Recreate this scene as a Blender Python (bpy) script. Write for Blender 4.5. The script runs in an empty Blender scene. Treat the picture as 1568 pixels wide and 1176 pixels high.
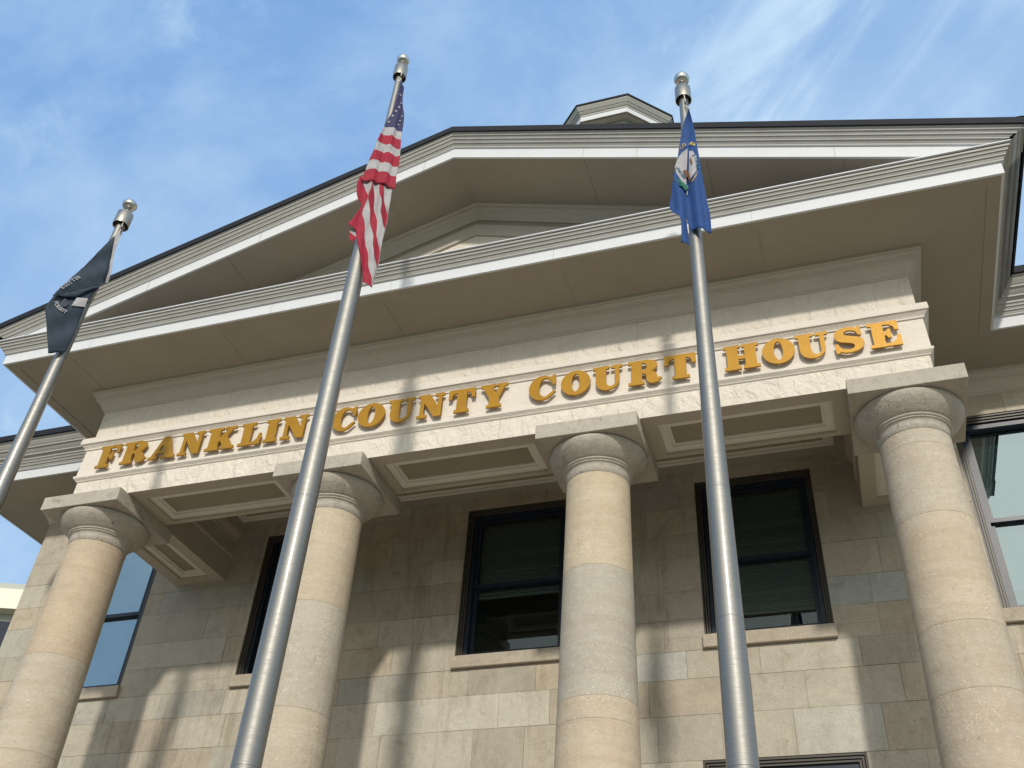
import bpy, bmesh, math, random
from mathutils import Vector, Matrix
random.seed(7)
S = bpy.context.scene
col = S.collection

# ------------------------------------------------------------------ camera
cam_d = bpy.data.cameras.new("camera")
cam = bpy.data.objects.new("camera", cam_d); col.objects.link(cam)
cr, cu, cf = Vector((0.955033, 0.293559, 0.041642)), Vector((0.15523, -0.614705, 0.773331)), Vector((-0.252616, 0.732093, 0.632633))
cam.matrix_world = Matrix(((cr.x, cu.x, -cf.x, 4.1632), (cr.y, cu.y, -cf.y, -9.0502), (cr.z, cu.z, -cf.z, 1.6), (0, 0, 0, 1)))
cam_d.sensor_width = 36; cam_d.lens = 34.405
cam_d.shift_x = -0.0238; cam_d.shift_y = -0.01468
cam_d.clip_start = 0.05; cam_d.clip_end = 3000
S.camera = cam

# ------------------------------------------------------------------ light
# sun travel direction (-.288, 1, -.55), read from the shadows on the facade
SUN = Vector((0.288, -1.0, 0.55)).normalized()
elev = math.asin(SUN.z); rot = math.atan2(SUN.x, SUN.y)
w = bpy.data.worlds.new("World"); S.world = w; w.use_nodes = True
nt = w.node_tree; nt.nodes.clear()
def N(t, **k):
    n = nt.nodes.new(t)
    for a, b in k.items(): setattr(n, a, b)
    return n
L = lambda a, b: nt.links.new(a, b)
sky = N('ShaderNodeTexSky', sky_type='NISHITA', sun_disc=False)
sky.sun_elevation = elev; sky.sun_rotation = rot
sky.air_density = 1.0; sky.dust_density = 0.6; sky.ozone_density = 1.0; sky.altitude = 200
tc = N('ShaderNodeTexCoord')
def vmath(op, a, b=None):
    n = N('ShaderNodeVectorMath', operation=op); L(a, n.inputs[0])
    if b is not None:
        if hasattr(b, 'is_linked'): L(b, n.inputs[1])
        else: n.inputs[1].default_value = b
    return n
def m(op, a, b=None, clamp=False):
    n = N('ShaderNodeMath', operation=op); n.use_clamp = clamp
    for i, v in enumerate((a, b)):
        if v is None: continue
        if hasattr(v, 'is_linked'): L(v, n.inputs[i])
        else: n.inputs[i].default_value = v
    return n.outputs[0]
def rng(v, a, b, c, d):
    n = N('ShaderNodeMapRange', interpolation_type='SMOOTHSTEP'); L(v, n.inputs[0])
    for i, x in enumerate((a, b, c, d)): n.inputs[i+1].default_value = x
    return n.outputs[0]
D3 = tc.outputs['Generated']
# cirrus: long brushed streaks along one direction of the sky, plus faint mottled veil
nrm = (0.659, 0.5889, -0.4679); along = Vector((0.0297, 0.5956, 0.8028)); n3 = Vector(nrm)
al = Vector(n3.cross(along)).normalized()
acr = vmath('DOT_PRODUCT', D3, nrm).outputs['Value']
lon = vmath('DOT_PRODUCT', D3, tuple(al)).outputs['Value']
cmb = N('ShaderNodeCombineXYZ'); L(m('MULTIPLY', acr, 7.0), cmb.inputs[0]); L(m('MULTIPLY', lon, 1.7), cmb.inputs[1])
no1 = N('ShaderNodeTexNoise', noise_dimensions='3D'); L(cmb.outputs[0], no1.inputs['Vector'])
no1.inputs['Scale'].default_value = 1.6; no1.inputs['Detail'].default_value = 7; no1.inputs['Roughness'].default_value = .55; no1.inputs['Distortion'].default_value = .5
band = rng(m('ABSOLUTE', m('ADD', acr, 0.0)), 0.0, 0.17, 1.0, 0.0)
streak = m('MULTIPLY', rng(no1.outputs[0], .36, .72, 0, 1), m('ADD', m('MULTIPLY', band, .85), .0))
no2 = N('ShaderNodeTexNoise', noise_dimensions='3D'); L(vmath('MULTIPLY', D3, (1.0, 1.5, 1.0)).outputs[0], no2.inputs['Vector'])
no2.inputs['Scale'].default_value = 3.4; no2.inputs['Detail'].default_value = 8; no2.inputs['Roughness'].default_value = .6; no2.inputs['Distortion'].default_value = .25
veil = m('MULTIPLY', rng(no2.outputs[0], .34, .80, 0, 1), .46)
no3 = N('ShaderNodeTexNoise', noise_dimensions='3D'); L(D3, no3.inputs['Vector'])
no3.inputs['Scale'].default_value = 9; no3.inputs['Detail'].default_value = 9; no3.inputs['Roughness'].default_value = .62; no3.inputs['Distortion'].default_value = .4
puff = m('MULTIPLY', rng(no3.outputs[0], .58, .82, 0, 1), .35)
sepD = N('ShaderNodeSeparateXYZ'); L(D3, sepD.inputs[0])
east = rng(sepD.outputs[0], -.75, .25, .0, .30)
low = rng(sepD.outputs[2], .45, .85, .32, .0)
cl = m('ADD', m('ADD', m('ADD', streak, veil), m('ADD', puff, east)), low, clamp=True)
hz = N('ShaderNodeMix', data_type='RGBA'); hz.inputs[0].default_value = .8      # thin high haze over the whole sky
L(sky.outputs[0], hz.inputs[6]); hz.inputs[7].default_value = (1.25, 3.0, 6.3, 1)
mix = N('ShaderNodeMix', data_type='RGBA'); L(cl, mix.inputs[0])
L(hz.outputs[2], mix.inputs[6]); mix.inputs[7].default_value = (5.0, 6.5, 7.8, 1)
sunward = rng(vmath('DOT_PRODUCT', D3, tuple(SUN)).outputs['Value'], .55, .93, 0, .95)
mix2 = N('ShaderNodeMix', data_type='RGBA'); L(sunward, mix2.inputs[0]); L(mix.outputs[2], mix2.inputs[6]); mix2.inputs[7].default_value = (10.5, 10.6, 10.0, 1); mix = mix2
bg = N('ShaderNodeBackground'); L(mix.outputs[2], bg.inputs[0]); bg.inputs[1].default_value = 0.13
out = N('ShaderNodeOutputWorld'); L(bg.outputs[0], out.inputs[0])
sd = bpy.data.lights.new("sun", 'SUN'); sd.energy = 2.75; sd.angle = math.radians(2.5); sd.color = (1, .945, .86)
so = bpy.data.objects.new("sun", sd); col.objects.link(so)
so.rotation_euler = SUN.to_track_quat('Z', 'Y').to_euler(); so.location = (10, -30, 20)
S.view_settings.view_transform = 'Standard'; S.view_settings.look = 'None'
S.view_settings.exposure = 0.0; S.view_settings.gamma = 1
S.render.engine = 'CYCLES'

# ------------------------------------------------------------------ materials
def new_mat(name):
    M = bpy.data.materials.new(name); M.use_nodes = True
    return M, M.node_tree, M.node_tree.nodes['Principled BSDF']
def mapr(t, v, a, b, c, d):
    n = t.nodes.new('ShaderNodeMapRange'); t.links.new(v, n.inputs[0])
    for i, x in enumerate((a, b, c, d)): n.inputs[i+1].default_value = x
    return n.outputs[0]
def noise(t, vec, sc, det=6, rough=.6, dist=0.0):
    n = t.nodes.new('ShaderNodeTexNoise'); t.links.new(vec, n.inputs['Vector'])
    n.inputs['Scale'].default_value = sc; n.inputs['Detail'].default_value = det
    n.inputs['Roughness'].default_value = rough; n.inputs['Distortion'].default_value = dist
    return n.outputs[0]
def mixc(t, f, a, b, mode='MIX'):
    n = t.nodes.new('ShaderNodeMix'); n.data_type = 'RGBA'; n.blend_type = mode
    for i, v in ((0, f), (6, a), (7, b)):
        if hasattr(v, 'is_linked'): t.links.new(v, n.inputs[i])
        elif i == 0: n.inputs[0].default_value = v
        else: n.inputs[i].default_value = (*v, 1)
    return n.outputs[2]
def tmath(t, op, a, b=0.0):
    n = t.nodes.new('ShaderNodeMath'); n.operation = op
    for i, v in enumerate((a, b)):
        if hasattr(v, 'is_linked'): t.links.new(v, n.inputs[i])
        else: n.inputs[i].default_value = v
    return n.outputs[0]
def objvec(t, scale=(1, 1, 1)):
    tcn = t.nodes.new('ShaderNodeTexCoord'); mp = t.nodes.new('ShaderNodeMapping')
    t.links.new(tcn.outputs['Object'], mp.inputs[0]); mp.inputs['Scale'].default_value = scale
    return mp.outputs[0]
def bump(t, p, h, strength, dist):
    b = t.nodes.new('ShaderNodeBump'); b.inputs['Strength'].default_value = strength; b.inputs['Distance'].default_value = dist
    t.links.new(h, b.inputs['Height']); t.links.new(b.outputs[0], p.inputs['Normal'])

def stone(name, base, alt, dark, tint=False, mott=.30, streak=0.0, chisel=0.0, bands=0.0, stain=.35, fleck=.5, pit=.6, seed=0.0, rough=.85):
    M, t, p = new_mat(name)
    v = objvec(t)
    add = t.nodes.new('ShaderNodeVectorMath'); add.inputs[1].default_value = (seed, seed*.7, seed*1.3); t.links.new(v, add.inputs[0]); v = add.outputs[0]
    n1 = noise(t, v, 1.1, 7, .62, .6); n2 = noise(t, v, 6, 8, .7); n3 = noise(t, v, 55, 3, .6)
    c = mixc(t, mapr(t, n1, .38, .64, 0, 1), base, alt)
    if bands:
        vb = objvec(t, (.5, .5, 6)); nb = noise(t, vb, 1.7, 8, .70, .7)
        c = mixc(t, mapr(t, nb, .40, .66, 0, bands), c, dark)
    c = mixc(t, mapr(t, n2, .52, .78, 0, stain), c, dark)
    mo = noise(t, v, 13, 6, .75, .2)
    c = mixc(t, mapr(t, mo, .35, .68, .0, mott), c, tuple(x*.62 for x in alt))
    if fleck:
        f = noise(t, v, 34, 3, .5, .35)
        c = mixc(t, tmath(t, 'MULTIPLY', mapr(t, f, .60, .70, 0, 1), mapr(t, n1, .40, .62, .1, fleck)), c, tuple(min(.85, x*1.4) for x in base))
        fm = noise(t, v, 1.7, 3, .5, .3)
        f3 = noise(t, v, 75, 2, .5, .2)
        c = mixc(t, tmath(t, 'MULTIPLY', mapr(t, f3, .58, .66, 0, 1), mapr(t, fm, .52, .66, 0, fleck*1.6)), c, tuple(min(.85, x*1.5) for x in base))
        big = noise(t, v, 2.3, 8, .72, 1.0)
        c = mixc(t, mapr(t, big, .56, .70, 0, stain*1.3), c, dark)
    if pit:
        f2 = noise(t, v, 21, 4, .6, .3)
        c = mixc(t, mapr(t, f2, .66, .71, 0, pit), c, tuple(x*.35 for x in dark))
    c = mixc(t, mapr(t, n3, .3, .7, 0, .16), c, tuple(x*.7 for x in base))
    if streak:
        vs_ = objvec(t, (5.5, 5.5, .55)); ns = noise(t, vs_, 1.3, 8, .68, .5); nm = noise(t, objvec(t), .55, 3, .5)
        c = mixc(t, tmath(t, 'MULTIPLY', mapr(t, ns, .50, .70, 0, 1), mapr(t, nm, .42, .60, 0, streak)), c, dark)
    if tint:
        a = t.nodes.new('ShaderNodeVertexColor'); a.layer_name = 'tint'
        c = mixc(t, 1.0, c, a.outputs[0], 'MULTIPLY')
    t.links.new(c, p.inputs['Base Color']); p.inputs['Roughness'].default_value = rough
    p.inputs['Specular IOR Level'].default_value = .2
    h = tmath(t, 'ADD', tmath(t, 'MULTIPLY', n2, .5), tmath(t, 'ADD', tmath(t, 'MULTIPLY', n3, .22), tmath(t, 'MULTIPLY', mo, .5)))
    if chisel:
        vc = objvec(t, (1.5, 1, 1.0)); nc = noise(t, vc, 5.0, 4, .5, .9)
        h = tmath(t, 'ADD', h, tmath(t, 'MULTIPLY', nc, chisel))
    bump(t, p, h, 1.0 if chisel else 1.0, .020)
    return M
def paint(name, c0, c1, rough=.5, sc=3, amt=.5, seams=False, bstr=.15, drip=False):
    M, t, p = new_mat(name); v = objvec(t)
    n1 = noise(t, v, sc, 7, .65, .3); n2 = noise(t, v, 30, 4, .6)
    c = mixc(t, mapr(t, n1, .45, .75, 0, amt), c0, c1)
    c = mixc(t, mapr(t, n2, .60, .8, 0, .25), c, c1)
    if drip:
        vd = objvec(t, (1.0, .45, .35)); nd = noise(t, vd, 2.6, 8, .75, .6)
        c = mixc(t, mapr(t, nd, .6, .8, 0, .5), c, c1)
    t.links.new(c, p.inputs['Base Color']); p.inputs['Roughness'].default_value = rough
    p.inputs['Specular IOR Level'].default_value = .3
    bump(t, p, tmath(t, 'ADD', n2, n1), bstr, .01)
    return M
M = {}
M['wall'] = stone('wall_limestone', (.51, .46, .37), (.43, .385, .305), (.22, .165, .11), tint=True, stain=.36, fleck=.25, pit=.5, streak=.55)
M['mortar'] = stone('mortar', (.36, .33, .27), (.31, .28, .23), (.17, .14, .10), pit=0)
M['column'] = stone('column_limestone', (.53, .47, .375), (.465, .415, .34), (.38, .28, .18), tint=True, bands=.38, stain=.30, streak=.30, mott=.22, fleck=.5, pit=.35, seed=3.1)
M['capital'] = stone('capital_limestone', (.50, .45, .38), (.43, .385, .32), (.20, .17, .13), stain=.5, fleck=.35, pit=.75, seed=5.2)
M['chisel'] = stone('hand_dressed_marble', (.73, .66, .56), (.67, .605, .515), (.56, .47, .37), chisel=2.6, stain=.15, fleck=.05, pit=.0, mott=.06)
M['band'] = stone('smooth_marble_band', (.74, .675, .585), (.70, .635, .55), (.56, .47, .38), stain=.12, fleck=.03, pit=.0, mott=.05, streak=.25)
M['white'] = paint('white_fascia_paint', (.62, .63, .64), (.52, .51, .49), .55, 2.5, .28)
M['trim'] = paint('grey_cornice_paint', (.39, .38, .35), (.29, .275, .25), .5, 3, .5, drip=True)
M['mould'] = paint('beige_moulding_paint', (.50, .455, .385), (.40, .36, .30), .6, 3, .4)
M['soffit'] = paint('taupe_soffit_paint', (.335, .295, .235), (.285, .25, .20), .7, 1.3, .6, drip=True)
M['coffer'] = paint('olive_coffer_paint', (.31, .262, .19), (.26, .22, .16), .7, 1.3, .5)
M['cofferframe'] = paint('cream_coffer_trim', (.70, .66, .57), (.56, .52, .44), .6, 3, .4)
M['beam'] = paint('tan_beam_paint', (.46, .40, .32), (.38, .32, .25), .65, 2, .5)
M['gutter'] = paint('black_roof_edge', (.010, .012, .018), (.022, .022, .026), .75, 3, .5)
M['gold'] = paint('gold_letter_paint', (.40, .205, .016), (.29, .145, .012), .36, 6, .6, bstr=.1)
M['gold'].node_tree.nodes['Principled BSDF'].inputs['Metallic'].default_value = .25
M['frame'] = paint('navy_window_frame', (.012, .020, .034), (.02, .030, .045), .35, 6, .4, bstr=.05)
M['jamb'] = paint('bronze_window_jamb', (.07, .062, .05), (.045, .04, .035), .4, 6, .4, bstr=.05)
M['blind'] = paint('green_grey_blind', (.27, .30, .29), (.21, .24, .23), .6, 3, .2, bstr=.02)
M['room'] = paint('dim_room_wall', (.12, .20, .21), (.08, .14, .15), .8, 1, .3)
M['roof'] = paint('dark_shingle_roof', (.05, .052, .058), (.09, .09, .09), .8, 8, .6, bstr=.6)
M['sill'] = stone('sill_stone', (.50, .44, .35), (.42, .36, .28), (.22, .17, .12), pit=.3, seed=2.2)
M['rope'] = paint('white_rope', (.6, .58, .52), (.4, .38, .33), .8, 20, .4)
M['pinmetal'] = paint('dark_pin', (.05, .05, .05), (.03, .03, .03), .4)
def metal(name, base, rough, lathe=True):
    M_, t, p = new_mat(name); v = objvec(t, (1, 1, 14) if lathe else (1, 1, 1))
    n1 = noise(t, v, 9, 6, .7); n2 = noise(t, objvec(t), 2.5, 5, .6)
    c = mixc(t, mapr(t, n1, .35, .7, 0, .45), base, tuple(x*.72 for x in base))
    c = mixc(t, mapr(t, n2, .55, .75, 0, .3), c, tuple(x*.6 for x in base))
    t.links.new(c, p.inputs['Base Color']); p.inputs['Metallic'].default_value = .92
    t.links.new(mapr(t, n1, .3, .7, rough-.05, rough+.09), p.inputs['Roughness'])
    bump(t, p, n1, .12, .003)
    return M_
M['alu'] = metal('brushed_aluminium', (.26, .25, .225), .52)
M['alu'].node_tree.nodes['Principled BSDF'].inputs['Coat Weight'].default_value = .6; M['alu'].node_tree.nodes['Principled BSDF'].inputs['Coat Roughness'].default_value = .09
M['steel'] = metal('satin_steel_ball', (.55, .54, .50), .22, False)
M['cap'] = metal('bronze_truck_cap', (.42, .39, .33), .33, False)
def cloth(name, c):
    M_, t, p = new_mat(name); v = objvec(t)
    n1 = noise(t, v, 9, 6, .6); n2 = noise(t, v, 320, 2, .5)
    cc = mixc(t, mapr(t, n1, .35, .7, 0, .7), c, tuple(x*.68 for x in c))
    t.links.new(cc, p.inputs['Base Color']); p.inputs['Roughness'].default_value = .75
    p.inputs['Sheen Weight'].default_value = .05
    bump(t, p, tmath(t, 'ADD', n1, tmath(t, 'MULTIPLY', n2, .15)), .35, .012)
    tr = t.nodes.new('ShaderNodeBsdfTranslucent'); t.links.new(cc, tr.inputs[0])
    ms = t.nodes.new('ShaderNodeMixShader'); ms.inputs[0].default_value = .28
    o = t.nodes['Material Output']; t.links.new(p.outputs[0], ms.inputs[1]); t.links.new(tr.outputs[0], ms.inputs[2]); t.links.new(ms.outputs[0], o.inputs[0])
    return M_
M['red'] = cloth('red_cloth', (.42, .012, .04)); M['whitec'] = cloth('white_cloth', (.52, .50, .51))
M['canton'] = cloth('canton_blue_cloth', (.050, .045, .14)); M['blue'] = cloth('royal_blue_cloth', (.018, .082, .29))
M['black'] = cloth('black_cloth', (.028, .050, .078)); M['slate'] = cloth('slate_cloth', (.055, .075, .10)); M['goldc'] = cloth('gold_thread', (.62, .48, .12))
M['green'] = cloth('green_thread', (.02, .20, .12)); M['brownc'] = cloth('brown_thread', (.22, .09, .04)); M['bluet'] = cloth('blue_thread', (.05, .20, .30))
def glass(name, fac, tintc):
    M_, t, p = new_mat(name); t.nodes.remove(p)
    tr = t.nodes.new('ShaderNodeBsdfTransparent'); tr.inputs[0].default_value = (*tintc, 1)
    gl = t.nodes.new('ShaderNodeBsdfGlossy'); gl.inputs['Roughness'].default_value = .0; gl.inputs[0].default_value = (.80, .95, .96, 1)
    n = noise(t, objvec(t), .7, 2, .5); b = t.nodes.new('ShaderNodeBump'); b.inputs['Strength'].default_value = .05; b.inputs['Distance'].default_value = .02
    t.links.new(n, b.inputs['Height']); t.links.new(b.outputs[0], gl.inputs['Normal'])
    fr = t.nodes.new('ShaderNodeFresnel'); fr.inputs[0].default_value = 1.5
    f = tmath(t, 'ADD', fr.outputs[0], fac)
    ms = t.nodes.new('ShaderNodeMixShader'); t.links.new(f, ms.inputs[0]); t.links.new(tr.outputs[0], ms.inputs[1]); t.links.new(gl.outputs[0], ms.inputs[2])
    t.links.new(ms.outputs[0], t.nodes['Material Output'].inputs[0])
    return M_
M['glass'] = glass('window_glass', .02, (.62, .70, .68)); M['glassref'] = glass('coated_window_glass', .34, (.36, .48, .50))
def emis(name, c, s):
    M_, t, p = new_mat(name); p.inputs['Base Color'].default_value = (*c, 1); p.inputs['Emission Color'].default_value = (*c, 1); p.inputs['Emission Strength'].default_value = s
    return M_
M['tube'] = emis('ceiling_lamp', (.75, .90, .88), 1.6)
M['lampgreen'] = paint('dark_green_iron', (.015, .035, .02), (.03, .05, .03), .4)
M['concrete'] = stone('pavement_concrete', (.40, .34, .265), (.34, .29, .23), (.22, .2, .18), pit=.2)
M['asphalt'] = stone('road_asphalt', (.06, .06, .06), (.05, .05, .05), (.03, .03, .03), pit=0, fleck=.2)
M['grass'] = paint('lawn_green', (.06, .10, .03), (.04, .07, .02), .9, 12, .6, bstr=.8)
M['nwhite'] = paint('cream_metal_cornice', (.80, .74, .58), (.62, .60, .52), .5, 2, .3)
M['ngrey'] = paint('grey_metal_panel', (.42, .43, .38), (.36, .36, .32), .5, 2, .3)

# ------------------------------------------------------------------ mesh helpers
class MB:
    def __init__(s): s.v = []; s.f = []; s.m = []; s.t = []; s.sm = []
    def face(s, pts, mi=0, tint=(1, 1, 1), smooth=False):
        b = len(s.v); s.v += [tuple(p) for p in pts]; s.f.append(tuple(range(b, b+len(pts)))); s.m.append(mi); s.t.append(tint); s.sm.append(smooth)
    def idx(s, faces, verts, mi=0, tint=(1, 1, 1), smooth=False):
        b = len(s.v); s.v += [tuple(p) for p in verts]
        for f in faces: s.f.append(tuple(b+i for i in f)); s.m.append(mi); s.t.append(tint); s.sm.append(smooth)
    def box(s, x0, x1, y0, y1, z0, z1, mi=0, tint=(1, 1, 1)):
        v = [(x, y, z) for z in (z0, z1) for y in (y0, y1) for x in (x0, x1)]
        s.idx([(0, 2, 3, 1), (4, 5, 7, 6), (0, 1, 5, 4), (2, 6, 7, 3), (0, 4, 6, 2), (1, 3, 7, 5)], v, mi, tint)
    def lathe(s, prof, cx=0, cy=0, seg=64, mi=0, tint=(1, 1, 1), smooth=True, caps=True, sy=1.0):
        vs = [(cx+r*math.cos(2*math.pi*k/seg), cy+sy*r*math.sin(2*math.pi*k/seg), z) for z, r in prof for k in range(seg)]
        fs = [(i*seg+k, i*seg+(k+1) % seg, (i+1)*seg+(k+1) % seg, (i+1)*seg+k) for i in range(len(prof)-1) for k in range(seg)]
        s.idx(fs, vs, mi, tint, smooth)
        if caps:
            s.face(vs[:seg][::-1], mi, tint); s.face(vs[-seg:], mi, tint)
    def tube(s, pts, r, seg=8, mi=0):
        rings = []
        for i, p in enumerate(pts):
            p = Vector(p); d = (Vector(pts[min(i+1, len(pts)-1)])-Vector(pts[max(i-1, 0)])).normalized()
            a = d.orthogonal().normalized(); b = d.cross(a)
            rings += [p+r*(a*math.cos(2*math.pi*k/seg)+b*math.sin(2*math.pi*k/seg)) for k in range(seg)]
        fs = [(i*seg+k, i*seg+(k+1) % seg, (i+1)*seg+(k+1) % seg, (i+1)*seg+k) for i in range(len(pts)-1) for k in range(seg)]
        s.idx(fs, rings, mi, smooth=True); s.face(rings[:seg][::-1], mi); s.face(rings[-seg:], mi)
    def sweep(s, prof, path, closed=False, mi=0):
        """prof: (out, z[, mat of the strip that starts here]); path: plan points, outward on the right of travel"""
        n = len(path); offs = []
        for i in range(n):
            def nrm_(a, b):
                dx, dy = b[0]-a[0], b[1]-a[1]; l = math.hypot(dx, dy); return (dy/l, -dx/l)
            ns = []
            if closed or i > 0: ns.append(nrm_(path[i-1], path[i]))
            if closed or i < n-1: ns.append(nrm_(path[i], path[(i+1) % n]))
            if len(ns) == 1: offs.append(ns[0])
            else:
                a, b = ns; k = 1+a[0]*b[0]+a[1]*b[1]; offs.append(((a[0]+b[0])/k, (a[1]+b[1])/k))
        m_ = n if closed else n-1; P = len(prof)
        for j in range(P-1):
            mm = prof[j][2] if len(prof[j]) > 2 else mi
            for i in range(m_):
                k = (i+1) % n
                q = []
                for (ii, jj) in ((i, j), (k, j), (k, j+1), (i, j+1)):
                    o, z = prof[jj][0], prof[jj][1]
                    q.append((path[ii][0]+offs[ii][0]*o, path[ii][1]+offs[ii][1]*o, z))
                s.face(q, mm)
    def sheet(s, ax, val, u0, u1, v0, v1, holes=(), mi=0, flip=False):
        """flat sheet on plane ax=val with rectangular holes (a0,a1,b0,b1)"""
        us = sorted({u0, u1, *[h[0] for h in holes], *[h[1] for h in holes]}); vs = sorted({v0, v1, *[h[2] for h in holes], *[h[3] for h in holes]})
        us = [u for u in us if u0 <= u <= u1]; vs = [v for v in vs if v0 <= v <= v1]
        for a, b in zip(us, us[1:]):
            for c, d in zip(vs, vs[1:]):
                mu, mv = (a+b)/2, (c+d)/2
                if any(h[0] < mu < h[1] and h[2] < mv < h[3] for h in holes): continue
                q = [(a, c), (b, c), (b, d), (a, d)]
                if flip: q = q[::-1]
                s.face([(val, *p) if ax == 'x' else (p[0], val, p[1]) if ax == 'y' else (*p, val) for p in q], mi)
    def build(s, name, mats, parent=None, tint=False):
        me = bpy.data.meshes.new(name); me.from_pydata(s.v, [], s.f)
        if not isinstance(mats, (list, tuple)): mats = [mats]
        for x in mats: me.materials.append(x)
        me.polygons.foreach_set('material_index', s.m); me.polygons.foreach_set('use_smooth', s.sm)
        if tint:
            ca = me.color_attributes.new('tint', 'FLOAT_COLOR', 'CORNER'); data = []
            for f, t_ in zip(s.f, s.t): data += [*t_, 1.0]*len(f)
            ca.data.foreach_set('color', data)
        me.update(); o = bpy.data.objects.new(name, me); col.objects.link(o)
        if parent: o.parent = parent
        return o
def weld(o, d=1e-4):
    bm = bmesh.new(); bm.from_mesh(o.data); bmesh.ops.remove_doubles(bm, verts=bm.verts, dist=d); bmesh.ops.recalc_face_normals(bm, faces=bm.faces); bm.to_mesh(o.data); bm.free()
def bevel(o, w, seg=2):
    weld(o); md = o.modifiers.new('bevel', 'BEVEL'); md.width = w; md.segments = seg; md.limit_method = 'ANGLE'
def tag(o, label, cat, group=None):
    o['label'] = label; o['category'] = cat
    if group: o['group'] = group
    return o
def struct(o): o['kind'] = 'structure'; return o
def empty(name, loc=(0, 0, 0), parent=None):
    o = bpy.data.objects.new(name, None); o.location = loc; o.empty_display_size = .3; col.objects.link(o)
    if parent: o.parent = parent
    return o

# ------------------------------------------------------------------ dimensions (metres)
W_, D, Z0, ZS, OV = 5.6, 2.572, 8.412, 10.202, 1.073      # portico half width, wall depth, beam underside, soffit, eave overhang
XM, YB = 8.61, 16.3                                        # main block half width and back wall
COLX = (-5.276, -1.734, 1.734, 5.276); YC = .448
SL = .328                                                  # roof slope

# ------------------------------------------------------------------ ground
g = MB(); g.face([(-1500, -1500, -.02), (1500, -1500, -.02), (1500, 1500, -.02), (-1500, 1500, -.02)]); struct(g.build('ground', M['grass']))
g = MB(); g.box(-30, 30, -16, 18, -.2, -.004); struct(g.build('pavement', M['concrete']))
g = MB(); g.box(-200, 200, -26, -16.3, -.2, -.012); struct(g.build('road', M['asphalt']))
g = MB(); g.box(-200, 200, -16.3, -16.0, -.2, .10); struct(g.build('kerb', M['concrete']))

# ------------------------------------------------------------------ courthouse
CH = tag(empty('courthouse', (0, 0, 0)), 'limestone courthouse with four-column portico, pediment and gold lettering across its front', 'building')

wins = []           # (x0, x1, z0, z1, kind)
for cx in (-3.35, 0.0, 3.35): wins.append((cx-.785, cx+.785, 6.845, 9.11, 'porch'))
for cx in (-6.84, 6.81): wins.append((cx-.785, cx+.785, 6.845, 9.60, 'wing'))
for cx in (-3.35, 0.0, 3.35): wins.append((cx-.91, cx+.91, 2.2, 5.335, 'low'))
for cx in (-6.84, 6.81): wins.append((cx-.785, cx+.785, 2.2, 4.9, 'low'))
holes = [w_[:4] for w_ in wins]
sills = [(w_[0]-.02, w_[1]+.02, w_[2]-.175, w_[2]) for w_ in wins]

# wall: structural body with reveals, then coursed ashlar facing with open joints
wb = MB(); yb = D+.012
wb.sheet('y', yb, -XM, XM, 0, ZS+.02, holes)
for (a, b, c, d) in holes:
    for q in ([(a, yb, c), (a, yb+.5, c), (a, yb+.5, d), (a, yb, d)], [(b, yb, d), (b, yb+.5, d), (b, yb+.5, c), (b, yb, c)],
              [(a, yb, d), (a, yb+.5, d), (b, yb+.5, d), (b, yb, d)], [(b, yb, c), (b, yb+.5, c), (a, yb+.5, c), (a, yb, c)]):
        wb.face(q)
wb.face([(-XM, yb, 0), (-XM, YB, 0), (-XM, YB, ZS), (-XM, yb, ZS)]); wb.face([(XM, yb, 0), (XM, YB, 0), (XM, YB, ZS), (XM, yb, ZS)])
wb.face([(-XM, YB, 0), (XM, YB, 0), (XM, YB, ZS), (-XM, YB, ZS)])
wall = wb.build('wall', M['mortar'], CH)
courses = [0, .55, 1.1, 1.6, 2.02, 2.2, 2.75, 3.3, 3.8, 4.3, 4.8, 5.335, 5.865, 6.31, 6.67, 7.085, 7.475, 7.955, 8.315, 8.72, 9.11, 9.60, 9.95, 10.2]
pal = [(1, 1, 1), (.96, .96, .96), (1.03, 1.02, 1.01), (.90, .90, .90), (.93, .96, .99), (.96, 1.0, 1.05), (.92, .88, .84), (1.10, 1.11, 1.12), (1.0, .95, .89), (.98, .97, .95), (1.0, 1.0, .98)]
blk = MB(); G = .0022
block = holes + sills
rb = random.Random(21)
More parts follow.
